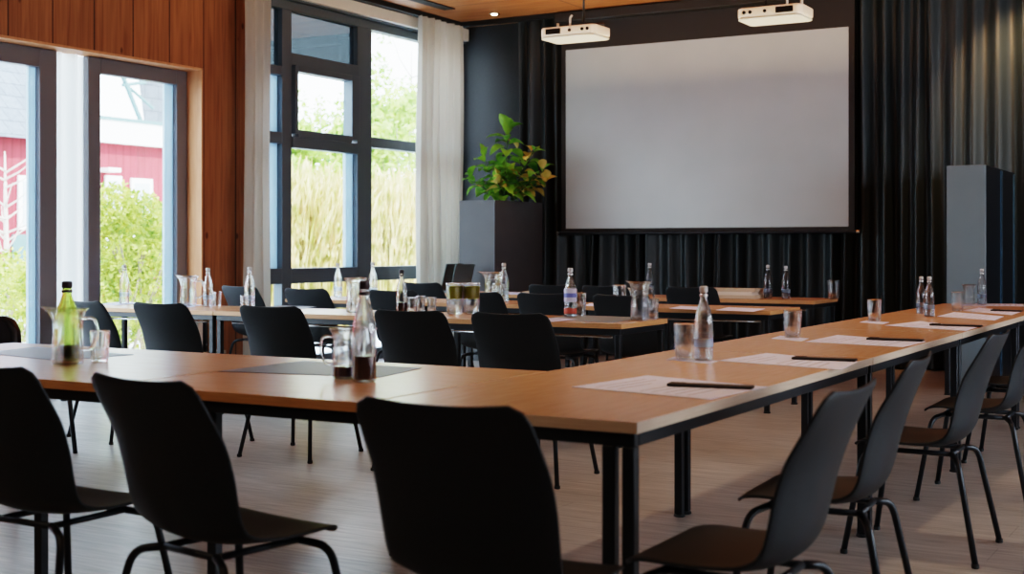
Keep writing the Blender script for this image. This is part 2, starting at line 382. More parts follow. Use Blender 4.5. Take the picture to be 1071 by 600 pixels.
# ------------------------------------------------------------------ curtains
def curtain(name, p0, p1, z0, z1, depth, pleats, seed, mat, kind=None, per=10, sway=.3):
    rnd = random.Random(seed); p0 = Vector(p0); p1 = Vector(p1); L = (p1 - p0).length; d = (p1 - p0) / L; nrm = Vector((-d.y, d.x))
    # uneven pleats
    ws = [rnd.uniform(.55, 1.5) for _ in range(pleats)]; S = sum(ws); ws = [w_ / S for w_ in ws]
    amps = [rnd.uniform(.45, 1.1) for _ in range(pleats)]; dr = [rnd.uniform(-1, 1) * sway for _ in range(pleats)]
    cols = []; acc = 0
    for i in range(pleats):
        for k in range(per):
            t = k / per
            cols.append((acc + ws[i] * t, t, amps[i], amps[(i + 1) % pleats], dr[i], dr[(i + 1) % pleats]))
        acc += ws[i]
    cols.append((1, 0, amps[-1], amps[-1], dr[-1], dr[-1]))
    rows = 14; vs = []; fs = []
    for r in range(rows + 1):
        v = r / rows; z = z1 + (z0 - z1) * v
        for (u, t, a0, a1, d0, d1) in cols:
            a = a0 * (1 - t) + a1 * t; dd = d0 * (1 - t) + d1 * t
            prof = (0.5 - .5 * cos(2 * pi * t)) ** .8
            off = depth * a * (prof - .5) * (.8 + .2 * v) + .15 * depth * sin(5 * v + 6 * a)
            uu = min(1, max(0, u + dd * .02 * v * (1 if L > 2 else .6)))
            q = p0 + d * (uu * L) + nrm * off
            vs.append((q.x, q.y, z))
    nc = len(cols)
    for r in range(rows):
        for c in range(nc - 1): fs.append((r * nc + c, (r + 1) * nc + c, (r + 1) * nc + c + 1, r * nc + c + 1))
    return obj(name, MB().add(vs, fs), mat, smooth=True)
YCU = YW - .16
tag(curtain('stage_curtain', (onY(545, YCU)[1], YCU), (XR - .05, YCU), .02, ZC - .01, .15, 60, 3, MT['curtain_black']), 'long black pleated stage curtain covering the back wall behind the projection screen', 'curtain')
XCU = XW + .17
tag(curtain('window_curtain', (XCU, onX(437, XCU)[1]), (XCU, onX(482, XCU)[1] - .02), .02, ZC - .06, .13, 7, 5, MT['curtain_white']), 'off white curtain gathered at the corner beside the dark wall', 'curtain')
tag(curtain('window_curtain', (XCU, onX(257, XCU)[1] - .05), (XCU, onX(280, XCU)[1]), .02, ZC - .11, .09, 3, 6, MT['curtain_white']), 'off white curtain gathered beside the timber wall', 'curtain')

# ------------------------------------------------------------------ projection screen
YS = 12.93
xs0 = onY(592, YS)[1]; xs1 = onY(887.5, YS)[1]
t = thing('projection_screen', 'large pull down projection screen with grey white surface on the black curtain wall', 'screen', ((xs0 + xs1) / 2, YS, 1.33))
wx = (xs1 - xs0) / 2; zb, zt_ = 1.40 - 1.33, 3.37 - 1.33
obj('screen_surface', MB().box(-wx, wx, -.004, .0, zb, zt_), MT['screen'], t)
obj('black_border', MB().box(-wx - .06, wx + .06, .001, .006, zb - .05, zt_ + .30), MT['screen_mask'], t)
obj('bottom_bar', MB().tube([(-wx - .08, 0, zb - .05), (wx + .08, 0, zb - .05)], .018, 12), MT['black_metal'], t, auto=40)
for s in (-1, 1): obj('end_cap', MB().tube([(s * (wx + .08), 0, zb - .05), (s * (wx + .11), 0, zb - .05)], .021, 12), MT['chrome'], t, auto=40)
obj('roller_case', MB().box(-wx - .10, wx + .10, -.10, .03, zt_ + .30, zt_ + .41), MT['screen_mask'], t, bevel=.015)

# ------------------------------------------------------------------ projectors
def projector(px, zc, label, flip=False):
    # hangs from the ceiling, long side across the room
    v = ray(px[0]); d = (zc - H) * F_PX / (HOR - px[1]); loc = (v[0] * d, v[1] * d, ZC)
    t = thing('ceiling_projector', label, 'projector', loc, 0, 'white projectors hanging from the ceiling')
    h0 = zc - ZC; s = -1 if flip else 1
    prof = lambda k: [(-.27 * k, -.13), (-.235 * k, -.17), (.235 * k, -.17), (.27 * k, -.13), (.27 * k, .13), (.235 * k, .16), (-.235 * k, .16), (-.27 * k, .13)]
    obj('housing', MB().prism(prof(1), h0 - .03, h0 + .052), MT['projector'], t, bevel=.015, bseg=3)
    obj('base_tray', MB().prism([(x * .97, y * 1.05 - .005) for x, y in prof(1)], h0 - .048, h0 - .03), MT['projector_low'], t, bevel=.01)
    obj('vent', MB().box(-.13 * s - .07, -.13 * s + .07, -.178, -.165, h0 - .012, h0 + .035), MT['lens'], t)
    for dx in (.03, .15, .20):
        obj('port', MB().tube([(s * dx, -.165, h0 + .012), (s * dx, -.178, h0 + .012)], .014, 12), MT['lens'], t)
    obj('lens', MB().lathe([(.035, 0), (.04, .02), (.03, .025), (.001, .018)], 20, (s * .235, 0, h0 + .052)), MT['lens'], t, smooth=True)
    obj('mount_pole', MB().tube([(s * .08, 0, h0 + .052), (s * .08, 0, -.04)], .010, 10), MT['black_metal'], t, smooth=True)
    obj('ceiling_plate', MB().box(s * .08 - .14, s * .08 + .14, -.05, .05, -.04, -.001).box(s * .08 - .14, s * .08 - .12, -.05, .05, -.07, -.04), MT['black_metal'], t)
    obj('bracket', MB().tube(smoothpath([(-s * .08, .05, h0 + .052), (-s * .08, .05, h0 + .16), (-s * .06, .05, h0 + .18)], 4, .02), .010, 8), MT['projector_low'], t, smooth=True)
    obj('cable_gland', MB().tube([(-s * .2, .05, h0 + .052), (-s * .2, .05, h0 + .12)], .012, 8), MT['projector_low'], t, smooth=True)
    return t
projector((602, 36), 3.04, 'white ceiling projector hanging left, over the top left corner of the screen')
projector((811, 16), 3.05, 'white ceiling projector hanging right, over the top right part of the screen', True)

# ------------------------------------------------------------------ planter and plant
PY0 = 11.86
pX1 = onY(517, PY0)[1]; pX0 = onY(480.5, PY0)[1]; pZ = 1.69
t = thing('tall_planter', 'tall charcoal planter box standing in the corner by the white curtain', 'planter', ((pX0 + pX1) / 2, 0, 0))
hw = (pX1 - pX0) / 2
obj('planter_box', MB().box(-hw, hw, PY0, PY0 + 1.05, 0, pZ - .03).box(-hw, -hw + .025, PY0, PY0 + 1.05, pZ - .03, pZ).box(hw - .025, hw, PY0, PY0 + 1.05, pZ - .03, pZ)
    .box(-hw + .025, hw - .025, PY0, PY0 + .025, pZ - .03, pZ).box(-hw + .025, hw - .025, PY0 + 1.025, PY0 + 1.05, pZ - .03, pZ), MT['planter'], t)
obj('corner_edge', MB().box(hw - .004, hw + .004, PY0 - .004, PY0 + .004, 0, pZ), plain('edge_pale', (.12, .13, .16), .4), t)
obj('soil', MB().box(-hw + .025, hw - .025, PY0 + .025, PY0 + 1.025, pZ - .03, pZ - .012), MT['soil'], t)

def leafmesh(mb, base, direc, L, W, droop, roll=0):
    d = Vector(direc).normalized(); side = d.cross(Vector((0, 0, 1)))
    if side.length < .05: side = Vector((1, 0, 0))
    side.normalize(); up = side.cross(d); side = side * cos(roll) + up * sin(roll); up = side.cross(d)
    n = 6; vs = []; fs = []
    p = Vector(base); dd = d.copy()
    for i in range(n + 1):
        s = i / n; wd = W * (sin(pi * min(1, s * .93 + .05)) ** .75) * (.75 + .5 * s if s < .6 else 1.05)
        cup = .25 * wd
        vs += [p - side * wd * .5 + up * cup, p.copy(), p + side * wd * .5 + up * cup]
        dd = (dd - Vector((0, 0, droop / n))).normalized(); p = p + dd * (L / n)
    for i in range(n):
        a = i * 3; fs += [(a, a + 1, a + 4, a + 3), (a + 1, a + 2, a + 5, a + 4)]
    mb.add(vs, fs)
rnd = random.Random(11)
cx, cy = -7.19, 12.32
t = thing('potted_plant', 'leafy green plant with yellow tinged leaves growing out of the tall planter', 'plant', (cx, cy, pZ - .012))
stems = MB(); lv = MB(); ly_ = MB()
branches = []
for k, (dx, dy, hh, lean) in enumerate([(0, 0, .78, (.02, 0)), (.05, .02, .56, (.26, .05)), (-.06, .0, .50, (-.22, -.03)), (.02, -.05, .36, (.10, -.14)), (-.03, .06, .34, (-.10, .16)), (.08, .0, .34, (.34, .1)), (-.05, 0, .25, (-.36, -.08)), (0, 0, .2, (.05, -.25)), (.03, .03, .22, (.3, .28))]):
    pts = []
    for i in range(7):
        s = i / 6; pts.append((dx + lean[0] * s ** 1.3, dy + lean[1] * s ** 1.3, hh * s))
    branches.append(pts); stems.tube(pts, [.012 - .0012 * i for i in range(7)], 7)
for bi, pts in enumerate(branches):
    nl = 30 if bi == 0 else 19
    for j in range(nl):
        s = .25 + .75 * (j + rnd.random() * .6) / nl; i = min(5, int(s * 6)); f_ = s * 6 - i
        p = Vector(pts[i]).lerp(Vector(pts[i + 1]), min(1, f_)); a = j * 2.4 + rnd.uniform(-.4, .4)
        el = rnd.uniform(-.1, .8) if s < .9 else rnd.uniform(.6, 1.4)
        dr = (cos(a) * cos(el), sin(a) * cos(el), sin(el)); L = rnd.uniform(.13, .22)
        q = p + Vector(dr) * .03
        yel = (p.x > .03 and rnd.random() < .55) or rnd.random() < .05
        leafmesh(ly_ if yel else lv, q, dr, L * (.75 if yel else 1), L * rnd.uniform(.50, .68), rnd.uniform(.5, 1.5), rnd.uniform(-.5, .5))
        stems.tube([tuple(p), tuple(q)], .003, 5)
obj('stem', stems, MT['stem'], t, smooth=True); obj('foliage', lv, MT['leaf'], t, smooth=True); obj('yellow_leaves', ly_, MT['leaf_yellow'], t, smooth=True)

# ------------------------------------------------------------------ tower cabinet at right
TY = 11.45
tx1 = onY(1031, TY)[1]; tx0 = onY(990, TY)[1]; tz = zat(onY(1031, TY)[0], 172)
t = thing('tower_cabinet', 'tall grey blue tower cabinet by the black curtain beyond the table end', 'cabinet', ((tx0 + tx1) / 2, TY, 0))
hw = (tx1 - tx0) / 2
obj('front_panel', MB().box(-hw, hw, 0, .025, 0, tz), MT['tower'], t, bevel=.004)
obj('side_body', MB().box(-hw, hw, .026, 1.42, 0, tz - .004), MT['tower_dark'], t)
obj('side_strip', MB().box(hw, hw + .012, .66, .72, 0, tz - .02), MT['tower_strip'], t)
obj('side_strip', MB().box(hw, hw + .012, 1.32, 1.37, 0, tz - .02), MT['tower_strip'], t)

# ------------------------------------------------------------------ tables
def table(label, x0, x1, y0, y1, along='X', legs=((-1, -1), (1, -1), (1, 1), (-1, 1)), group=None, z=TT, cat='table', extra=None, name='conference_table'):
    g_ = .003; x0 += g_; x1 -= g_; y0 += g_; y1 -= g_
    cx, cy = (x0 + x1) / 2, (y0 + y1) / 2; hx, hy = (x1 - x0) / 2, (y1 - y0) / 2
    t = thing(name, label, cat, (cx, cy, 0), 0, group)
    e = .004
    obj('tabletop', MB().box(-hx + e, hx - e, -hy + e, hy - e, z - .030, z), MT['table_top'] if along == 'X' else MT['table_top_r'], t)
    eb = MB().box(-hx, hx, -hy, -hy + e, z - .030, z - .0005).box(-hx, hx, hy - e, hy, z - .030, z - .0005).box(-hx, -hx + e, -hy + e, hy - e, z - .030, z - .0005).box(hx - e, hx, -hy + e, hy - e, z - .030, z - .0005)
    obj('edge_band', eb, MT['edge'] if along == 'X' else MT['edge_pale'], t)
    i = .014; fr = MB(); zz0, zz1 = z - .068, z - .031
    fr.box(-hx + i, hx - i, -hy + i, -hy + i + .03, zz0, zz1).box(-hx + i, hx - i, hy - i - .03, hy - i, zz0, zz1).box(-hx + i, -hx + i + .03, -hy + i + .03, hy - i - .03, zz0, zz1).box(hx - i - .03, hx - i, -hy + i + .03, hy - i - .03, zz0, zz1)
    obj('frame', fr, MT['black_metal'], t, bevel=.003)
    r = .018; li = i + .020
    for sx, sy in legs:
        px, py = sx * (hx - li), sy * (hy - li)
        l = obj('leg', MB().box(px - r, px + r, py - r, py + r, .012, zz0), MT['black_metal'], t, bevel=.004)
        obj('foot_cap', MB().lathe([(.024, 0), (.026, .004), (.022, .012)], 16, (px, py, 0)), MT['foot'], l)
    if name != 'conference_table' or hy < .4:
        obj('rail', MB().tube([(-hx + .1, -hy + .09, z - .085), (hx - .1, -hy + .09, z - .085)], .007, 8), MT['chrome'], t, smooth=True)
    if extra:
        for (px, py) in extra:
            l = obj('leg', MB().box(px - cx - r, px - cx + r, py - cy - r, py - cy + r, .012, zz0), MT['black_metal'], t, bevel=.004)
            obj('foot_cap', MB().lathe([(.024, 0), (.026, .004), (.022, .012)], 16, (px - cx, py - cy, 0)), MT['foot'], l)
    return t
YF, YI = 3.15, 4.30
XR0, XR1 = -2.33, -1.44
seg = [YF, 5.50, 7.32, 9.2, 11.07]
tl = ['long tan topped table at the near right corner of the table arrangement', 'second tan topped table from the near corner along the right arm',
      'third table from the near corner along the right arm', 'farthest tan topped table of the right arm, next to the tower cabinet']
for i in range(4):
    table(tl[i], XR0, XR1, seg[i], seg[i + 1], 'Y', group='tables of the right arm', legs=((1, -1), (1, 1), (-1, 1)) if i == 0 else ((-1, -1), (1, -1), (1, 1), (-1, 1)), extra=[(-1.535, YF + .036)] if i == 0 else None)
table('tan topped front table with the dark place mat and clear bottle, joining the corner table', -3.38, XR0, YF, YI, 'X', legs=((1, 1),), extra=[(-2.98, YF + .08), (-2.96, YI - .08)], group='front tables')
table('tan topped front table at left carrying the dark capped green bottle and jug', -5.25, -3.38, YF, YI, 'X', legs=((-1, -1), (-1, 1)), extra=[(-3.80, YF + .08), (-4.02, YI - .08)], group='front tables')
def row(nm, xl, xr, y0, y1, n, labels):
    for i in range(n):
        table(labels[i], xl + (xr - xl) * i / n, xl + (xr - xl) * (i + 1) / n, y0, y1, 'X', group='tables of the ' + nm)
row('first back row', -8.2, -3.36, 7.12, 7.82, 3, ['left table of the first back row, against the sliding glass doors', 'middle table of the first back row with the two yellow drinks near its end', 'right end table of the first back row with the blue and red labelled bottle'])
row('second back row', -7.60, -3.13, 9.13, 9.83, 3, ['left table of the second back row under the big window', 'middle table of the second back row with jug and bottle', 'right end table of the second back row with crystal glass and papers'])
row('last back row', -7.40, -3.38, 11.0, 11.70, 3, ['left table of the last row with the two open laptops', 'middle table of the last row in front of the black curtain', 'right end table of the last row with the folder stack and two bottles'])

# ------------------------------------------------------------------ chair
def chair_proto(name, label, mat, group):
    t = thing(name, label, 'chair', (0, 0, 0), 0, group)
    # side profile (y, z, half width, cup)
    prof = [(-.305, .868, .218, .012), (-.272, .775, .228, .030), (-.242, .69, .232, .046), (-.218, .61, .233, .048), (-.202, .545, .231, .046), (-.182, .488, .229, .042),
            (-.146, .446, .228, .036), (-.085, .424, .228, .030), (0, .421, .230, .024), (.08, .427, .232, .018), (.15, .434, .228, .012), (.20, .433, .216, .004), (.235, .418, .200, -.004)]
    # dense spline
    def cr(p0, p1, p2, p3, s): return .5 * ((2 * p1) + (-p0 + p2) * s + (2 * p0 - 5 * p1 + 4 * p2 - p3) * s * s + (-p0 + 3 * p1 - 3 * p2 + p3) * s ** 3)
    dense = []
    for i in range(len(prof) - 1):
        q = [prof[max(0, i - 1)], prof[i], prof[i + 1], prof[min(len(prof) - 1, i + 2)]]
        for k in range(4): dense.append(tuple(cr(q[0][c], q[1][c], q[2][c], q[3][c], k / 4) for c in range(4)))
    dense.append(prof[-1])
    ln = [0]
    for a, b_ in zip(dense, dense[1:]): ln.append(ln[-1] + sqrt((a[0] - b_[0]) ** 2 + (a[1] - b_[1]) ** 2))
    T = ln[-1]; nu = 16; vs = []; fs = []
    for i, (y, z, hw, cup) in enumerate(dense):
        R1, R2 = .048, .07
        w_ = hw
        if ln[i] < R1: w_ -= R1 * .8 * (1 - sqrt(max(0, 1 - (1 - ln[i] / R1) ** 2)))
        if T - ln[i] < R2: w_ -= R2 * .8 * (1 - sqrt(max(0, 1 - (1 - (T - ln[i]) / R2) ** 2)))
        a, b_ = dense[max(0, i - 1)], dense[min(len(dense) - 1, i + 1)]
        ty, tz = b_[0] - a[0], b_[1] - a[1]; l = sqrt(ty * ty + tz * tz); ny, nz = -tz / l, ty / l   # normal towards the sitter
        backness = max(0, 1 - ln[i] / .12)
        for k in range(nu + 1):
            u = -1 + 2 * k / nu; c = cup * (abs(u) ** 2.2)
            dip = -.005 * backness * (1 - u * u)
            vs.append((u * w_, y + ny * c, z + nz * c + dip))
    for i in range(len(dense) - 1):
        for k in range(nu):
            a = i * (nu + 1) + k; fs.append((a, a + nu + 1, a + nu + 2, a + 1))
    sh = obj('seat_shell', MB().add(vs, fs), mat, t, smooth=True)
    so = sh.modifiers.new('thick', 'SOLIDIFY'); so.thickness = .009; so.offset = 0
    bv = sh.modifiers.new('bevel', 'BEVEL'); bv.width = .003; bv.segments = 2; bv.limit_method = 'ANGLE'; bv.angle_limit = radians(60)
    # under frame
    fr = MB()
    for sx in (-1, 1): fr.tube([(sx * .11, -.13, .398), (sx * .11, .15, .398)], .010, 8)
    fr.tube([(-.11, .15, .398), (.11, .15, .398)], .010, 8).tube([(-.11, -.13, .398), (.11, -.13, .398)], .010, 8)
    obj('under_frame', fr, MT['black_metal'], t, smooth=True)
    for sx in (-1, 1):
        for (ya, yb_, yc) in ((.15, .19, .25), (-.13, -.17, -.245)):
            l = obj('leg', MB().tube(smoothpath([(sx * .11, ya, .398), (sx * .195, yb_, .385), (sx * .248, yc, .012)], 6, .05), .0115, 10), MT['black_metal'], t, smooth=True)
            obj('foot_cap', MB().lathe([(.013, 0), (.015, .004), (.014, .016)], 12, (sx * .249, yc, 0)), MT['foot'], l)
    return t
protos = {}
def chair(x, y, rz, label, group, mat='chair'):
    if mat not in protos:
        protos[mat] = chair_proto('shell_chair', label, MT[mat], group); c = protos[mat]; c.location = (x, y, 0); c.rotation_euler = (0, 0, radians(rz))
        return c
    return dup(protos[mat], (x, y, 0), radians(rz), label, group)
def back_chair(px, Yb, rz, label, group, mat='chair'):
    d, X = onY(px, Yb); chair(X, Yb + .29, rz, label, group, mat)
g_ = 'black chairs in front of the front tables'
back_chair(456, 2.36, 0, 'black shell chair standing nearest the table corner leg, back to the viewer', g_)
back_chair(157, 2.42, -9, 'black shell chair in the front row left of the nearest one, its seat showing', g_)
back_chair(-22, 2.46, 0, 'black shell chair cut off by the left edge of the photo', g_)
g_ = 'grey black chairs along the right arm'
for (px, Yc, rz, lb) in [(862, 3.14, 90, 'first black shell chair along the right arm, nearest the corner leg'), (949, 4.06, 94, 'second black shell chair along the right arm, counted from the corner'),
                         (1014, 5.38, 90, 'third black shell chair along the right arm, counted from the corner'), (1068, 6.62, 91, 'fourth black shell chair along the right arm, at the right edge of the photo'),
                         (1098, 7.85, 90, 'fifth black shell chair along the right arm, mostly beyond the photo edge')]:
    chair({862: -1.16, 949: -1.215, 1014: -1.21, 1068: -1.22, 1098: -1.24}[px], Yc, rz, lb, g_)
g_ = 'black chairs facing the first back row'
for px, rz, lb in [(93, -12, 'black shell chair at the left end of the first back row, behind the glass jug'), (166, 0, 'black shell chair facing the first back row in front of the sliding door'),
                   (280, 2, 'black shell chair facing the first back row in front of the upright binders'), (425, 2, 'black shell chair facing the first back row, just behind the foreground clear bottle'),
                   (529, 3, 'black shell chair facing the right end table of the first back row')]:
    back_chair(px, 5.72, rz, lb, g_)
g_ = 'black chairs facing the second back row'
for px, Yb, rz, lb in [(252, 8.56, -6, 'greyish shell chair of the second back row seen against the timber wall'), (319, 8.3, 0, 'black shell chair of the second back row under the window, left of the curtain'),
                       (408, 8.3, 4, 'black shell chair of the second back row behind the grey capped bottle'), (497, 8.3, 0, 'black shell chair of the second back row beside the yellow drinks'),
                       (567, 8.3, 2, 'black shell chair of the second back row left of the blue labelled bottle'), (648, 8.3, 2, 'black shell chair of the second back row seen under the first row table end')]:
    back_chair(px, Yb, rz, lb, g_)
g_ = 'black chairs facing the last row'
for px, rz, lb in [(440, 0, 'black shell chair of the last row left of the laptops'), (574, 3, 'black shell chair of the last row in front of the planter side'),
                   (632, 0, 'black shell chair of the last row behind the crystal glass'), (720, 4, 'brownish black shell chair of the last row behind the corner bottle')]:
    back_chair(px, 10.2, rz, lb, g_)
# dark glossy chair by the sliding door
t = thing('padded_chair', 'glossy black padded chair by the sliding glass door at the left edge', 'chair', (-6.27, 5.10, 0), radians(8))
bk = MB()
pts = [(-.30, .52), (-.285, .74), (-.25, .80), (-.20, .82), (.20, .82), (.25, .80), (.285, .74), (.30, .52)]
n = len(pts); vs = [(p[0], -.27, p[1]) for p in pts] + [(p[0], -.20, p[1]) for p in pts]
bk.add(vs, [tuple(range(n)), tuple(range(2 * n - 1, n - 1, -1))] + [(i, n + i, n + (i + 1) % n, (i + 1) % n) for i in range(n)])
obj('backrest', bk, MT['chair_gloss'], t, bevel=.025, bseg=4)
obj('seat', MB().box(-.27, .27, -.22, .26, .40, .50), MT['chair_gloss'], t, bevel=.03, bseg=4)
for sx in (-1, 1):
    for yy in (-.2, .2): obj('leg', MB().tube([(sx * .25, yy, .41), (sx * .27, yy * 1.2, 0)], .014, 10), MT['black_metal'], t, smooth=True)

# ------------------------------------------------------------------ glassware
def lathe_shell(prof, th, seg=24, ribs=0, amp=0, base=.006):
    inner = [(max(.002, r - th), max(z, base)) for r, z in prof if r > .002]
    inner = [p for i, p in enumerate(inner) if i == 0 or True]
    full = prof + [(r, z + (0 if i else 0)) for i, (r, z) in enumerate(reversed(inner))] + [(.0005, base)]
    return MB().lathe([(.0005, prof[0][1])] + full, seg, ribs=ribs, amp=amp)
BP = [(.030, 0), (.0355, .004), (.037, .012), (.037, .145), (.0350, .168), (.0285, .195), (.0200, .222), (.0150, .240), (.0138, .262), (.0138, .272)]
bottle_protos = {}
def bottle(px, py, top, label, group, kind='clear', z=TT, loc=None):
    x, y = loc if loc else P(px, py, z)
    d = (H - z) * F_PX / (py - HOR) if not loc else -x * sin(YAW) + y * cos(YAW)
    hgt = (py - top) / F_PX * d; s = hgt / .292
    if kind in bottle_protos:
        o = dup(bottle_protos[kind], (x, y, z), random.random() * 6, label, group)
    else:
        o = thing('water_bottle', label, 'bottle', (x, y, z), 0, group); bottle_protos[kind] = o
        gm = MT['glass_green'] if kind == 'green' else MT['glass']
        obj('bottle_glass', lathe_shell(BP, .0028), gm, o, smooth=True)
        dk = kind in ('green', 'dark')
        cap = MB().lathe([(.0150, .268), (.0165, .270), (.0165, .288), (.013, .292), (.001, .292)], 20)
        obj('cap', cap, MT['cap_dark'] if dk else MT['cap_grey'], o, auto=40)
        obj('neck_ring', MB().lathe([(.0140, .250), (.0165, .252), (.0165, .258), (.0140, .260)], 20), MT['cap_dark'] if dk else MT['cap_grey'], o, auto=40)
        wz = {'clear': .11, 'green': .06, 'dark': .075, 'blue': .13}[kind]
        obj('water', MB().lathe([(.0005, .0075), (.030, .0075), (.0335, .014), (.0335, wz), (.0005, wz)], 20), MT['water_dark'] if dk else MT['water'], o, auto=40)
        if kind == 'clear':
            obj('emblem', MB().lathe([(.0374, .055), (.0376, .056), (.0376, .085), (.0374, .086)], 24), glassmat('etched', (.86, .90, .96), .3, .4), o, smooth=True)
        if kind == 'blue':
            obj('label_band', MB().lathe([(.0374, .09), (.0378, .091), (.0378, .165), (.0350, .17)], 24), MT['label_lilac'], o, smooth=True)
            obj('label_foot', MB().lathe([(.0374, .022), (.0378, .023), (.0378, .052), (.0374, .053)], 24), MT['label_red'], o, smooth=True)
            obj('label_stripe', MB().lathe([(.0379, .118), (.0381, .119), (.0381, .142), (.0379, .143)], 24), MT['label_blue'], o, smooth=True)
    o.scale = (s, s, s)
    return o
tum = {}
def tumbler(px, py, top, label, group, z=TT, kind='plain', loc=None):
    x, y = loc if loc else P(px, py, z); d = -x * sin(YAW) + y * cos(YAW); hgt = (py - top) / F_PX * d
    if kind in tum: o = dup(tum[kind], (x, y, z), 0, label, group)
    else:
        o = thing('tumbler', label, 'glass', (x, y, z), 0, group); tum[kind] = o
        prof = [(.030, 0), (.033, .003), (.036, .05), (.039, .115), (.0393, .118)]
        obj('glass_body', lathe_shell(prof, .0022, 36, 12 if kind == 'ribbed' else 0, .02, .012), MT['glass'], o, smooth=True)
        obj('rim', MB().lathe([(.0372, .117), (.0385, .1195), (.0395, .117)], 28), MT['glass'], o, smooth=True)
        if kind == 'yellow': obj('drink', MB().lathe([(.0005, .060), (.0325, .060), (.0355, .108), (.0005, .108)], 24), MT['juice'], o, auto=40)
    s = hgt / .119; o.scale = (s, s, s)
    return o
jugs = {}
def jug(px, py, top, label, group, z=TT, kind='clear', rz=0, loc=None, sc=None):
    x, y = loc if loc else P(px, py, z); d = -x * sin(YAW) + y * cos(YAW); hgt = (py - top) / F_PX * d
    if kind in jugs: o = dup(jugs[kind], (x, y, z), rz, label, group)
    else:
        o = thing('glass_jug', label, 'jug', (x, y, z), rz, group); jugs[kind] = o
        prof = [(.050, 0), (.056, .004), (.058, .015), (.056, .08), (.053, .13), (.054, .16), (.062, .19), (.074, .208)]
        mb = lathe_shell(prof, .0032, 32)
        # pull the spout
        for i, v_ in enumerate(mb.v):
            if v_[2] > .15:
                k = (v_[2] - .15) / .058; c_ = max(0, -v_[0] / .074) ** 4
                mb.v[i] = (v_[0] - .035 * k * c_, v_[1] * (1 - .3 * k * c_), v_[2] + .008 * k * c_)
        obj('jug_body', mb, MT['glass_thin'] if kind == 'front' else MT['glass'], o, smooth=True)
        hd = smoothpath([(.054, 0, .17), (.105, 0, .175), (.115, 0, .12), (.095, 0, .06), (.056, 0, .055)], 5, .035)
        obj('handle', MB().tube(hd, .0065, 10), MT['glass'], o, smooth=True)
        if kind == 'amber': obj('drink', MB().lathe([(.0005, .008), (.053, .010), (.052, .12), (.0005, .12)], 24), MT['water'], o, auto=40)
        if kind == 'dark': obj('drink', MB().lathe([(.0005, .008), (.050, .010), (.050, .05), (.0005, .05)], 24), MT['water_dark'], o, auto=40)
    s = sc or hgt / .21; o.scale = (s, s, s)
    return o
# foreground clusters
gb = 'water bottles on the tables'; gt = 'drinking glasses on the tables'; gj = 'glass jugs on the tables'
x, y = P(70, 377)
bottle(0, 0, 0, 'green glass bottle with dark cap on the left front table', gb, 'green', loc=(x, y)).scale = (1.3, 1.3, 1.10)
jug(0, 0, 0, 'wide spouted glass jug in front of the green bottle on the left front table', gj, rz=radians(25), loc=(x * .965 + .005, y * .965), sc=1.06, kind='front')
tumbler(0, 0, 0, 'small glass tucked right of the green bottle on the left front table', gt, loc=(x + .155, y + .03)).scale = (1, 1, 1.05)
x, y = P(381, 399)
bottle(0, 0, 0, 'clear bottle with tall grey neck and dark drink on the front table', gb, 'dark', loc=(x, y)).scale = (1.12, 1.12, 1.18)
jug(0, 0, 0, 'small glass jug left of the tall bottle on the dark place mat', gj, rz=radians(200), loc=(x - .13, y + .07), sc=.84, kind='dark')
# right arm
bottle(736, 377, 299, 'clear glass bottle on the right arm nearest the corner, beside the second paper', gb, 'clear')
tumbler(717, 375.6, 338, 'tumbler touching the nearest clear bottle on the right arm', gt)
tumbler(829, 353, 324, 'tumbler standing alone on a coaster by the third paper of the right arm', gt)
tumbler(914.5, 336, 313, 'tumbler on the right arm left of the pair of bottles', gt)
bottle(972, 331, 289, 'front bottle of the overlapping pair near the middle of the right arm', gb)
bottle(963.5, 328, 289, 'rear bottle of the overlapping pair near the middle of the right arm', gb)
tumbler(1001.5, 325, 305, 'tumbler right of the bottle pair, before the tower cabinet', gt)
bottle(1027, 318.5, 281, 'clear bottle at the far end of the right arm before the tower cabinet', gb)
jug(1013.5, 318.5, 297, 'little glass jug left of the farthest bottle on the right arm', gj, rz=2)
# first back row
bottle(130, 317.5, 277, 'clear bottle against the glass door on the first back row', gb)
jug(197, 319.5, 288, 'glass jug of pale drink before the wooden door jamb', gj, kind='amber', rz=radians(20))
bottle(217.5, 320.5, 280, 'clear bottle before the timber wall, right of the glass jug', gb)
tumbler(227, 319.5, 305, 'small tumbler right of the bottle before the timber wall', gt)
bottle(261, 321.5, 279, 'clear bottle before the white curtain on the first back row', gb)
tumbler(255.5, 322.5, 309, 'tumbler left of the bottle before the white curtain', gt)
jug(372, 326.5, 290, 'glass jug on the first back row directly behind the tall foreground bottle neck', gj, rz=2.5)
bottle(420, 328, 282, 'clear bottle with dark drink on the first back row between two chairs', gb, 'dark')
for i, (px, py) in enumerate([(430.5, 328), (440, 326.3), (451.5, 328)]):
    tumbler(px, py, py - 20, ['leftmost', 'middle', 'rightmost'][i] + ' ribbed tumbler of the three right of the dark drink bottle', gt, kind='ribbed').scale = (.85, .85, .95)
tumbler(475.5, 328.5, 296, 'left tall glass with yellow drink on the first back row', gt, kind='yellow').scale[0] *= .82
tumbler(493, 328.5, 296, 'right tall glass with yellow drink on the first back row', gt, kind='yellow').scale[0] *= .82
bottle(596.5, 331.5, 280, 'bottle with blue and red label on the first back row', gb, 'blue')
tumbler(605.5, 330.3, 306, 'tumbler right of the blue and red labelled bottle', gt)
jug(669, 335, 294, 'glass carafe at the right end of the first back row', gj, kind='amber', rz=1).scale[0] *= .8
tumbler(682, 333.8, 312, 'tumbler beside the carafe at the right end of the first back row', gt, kind='ribbed')
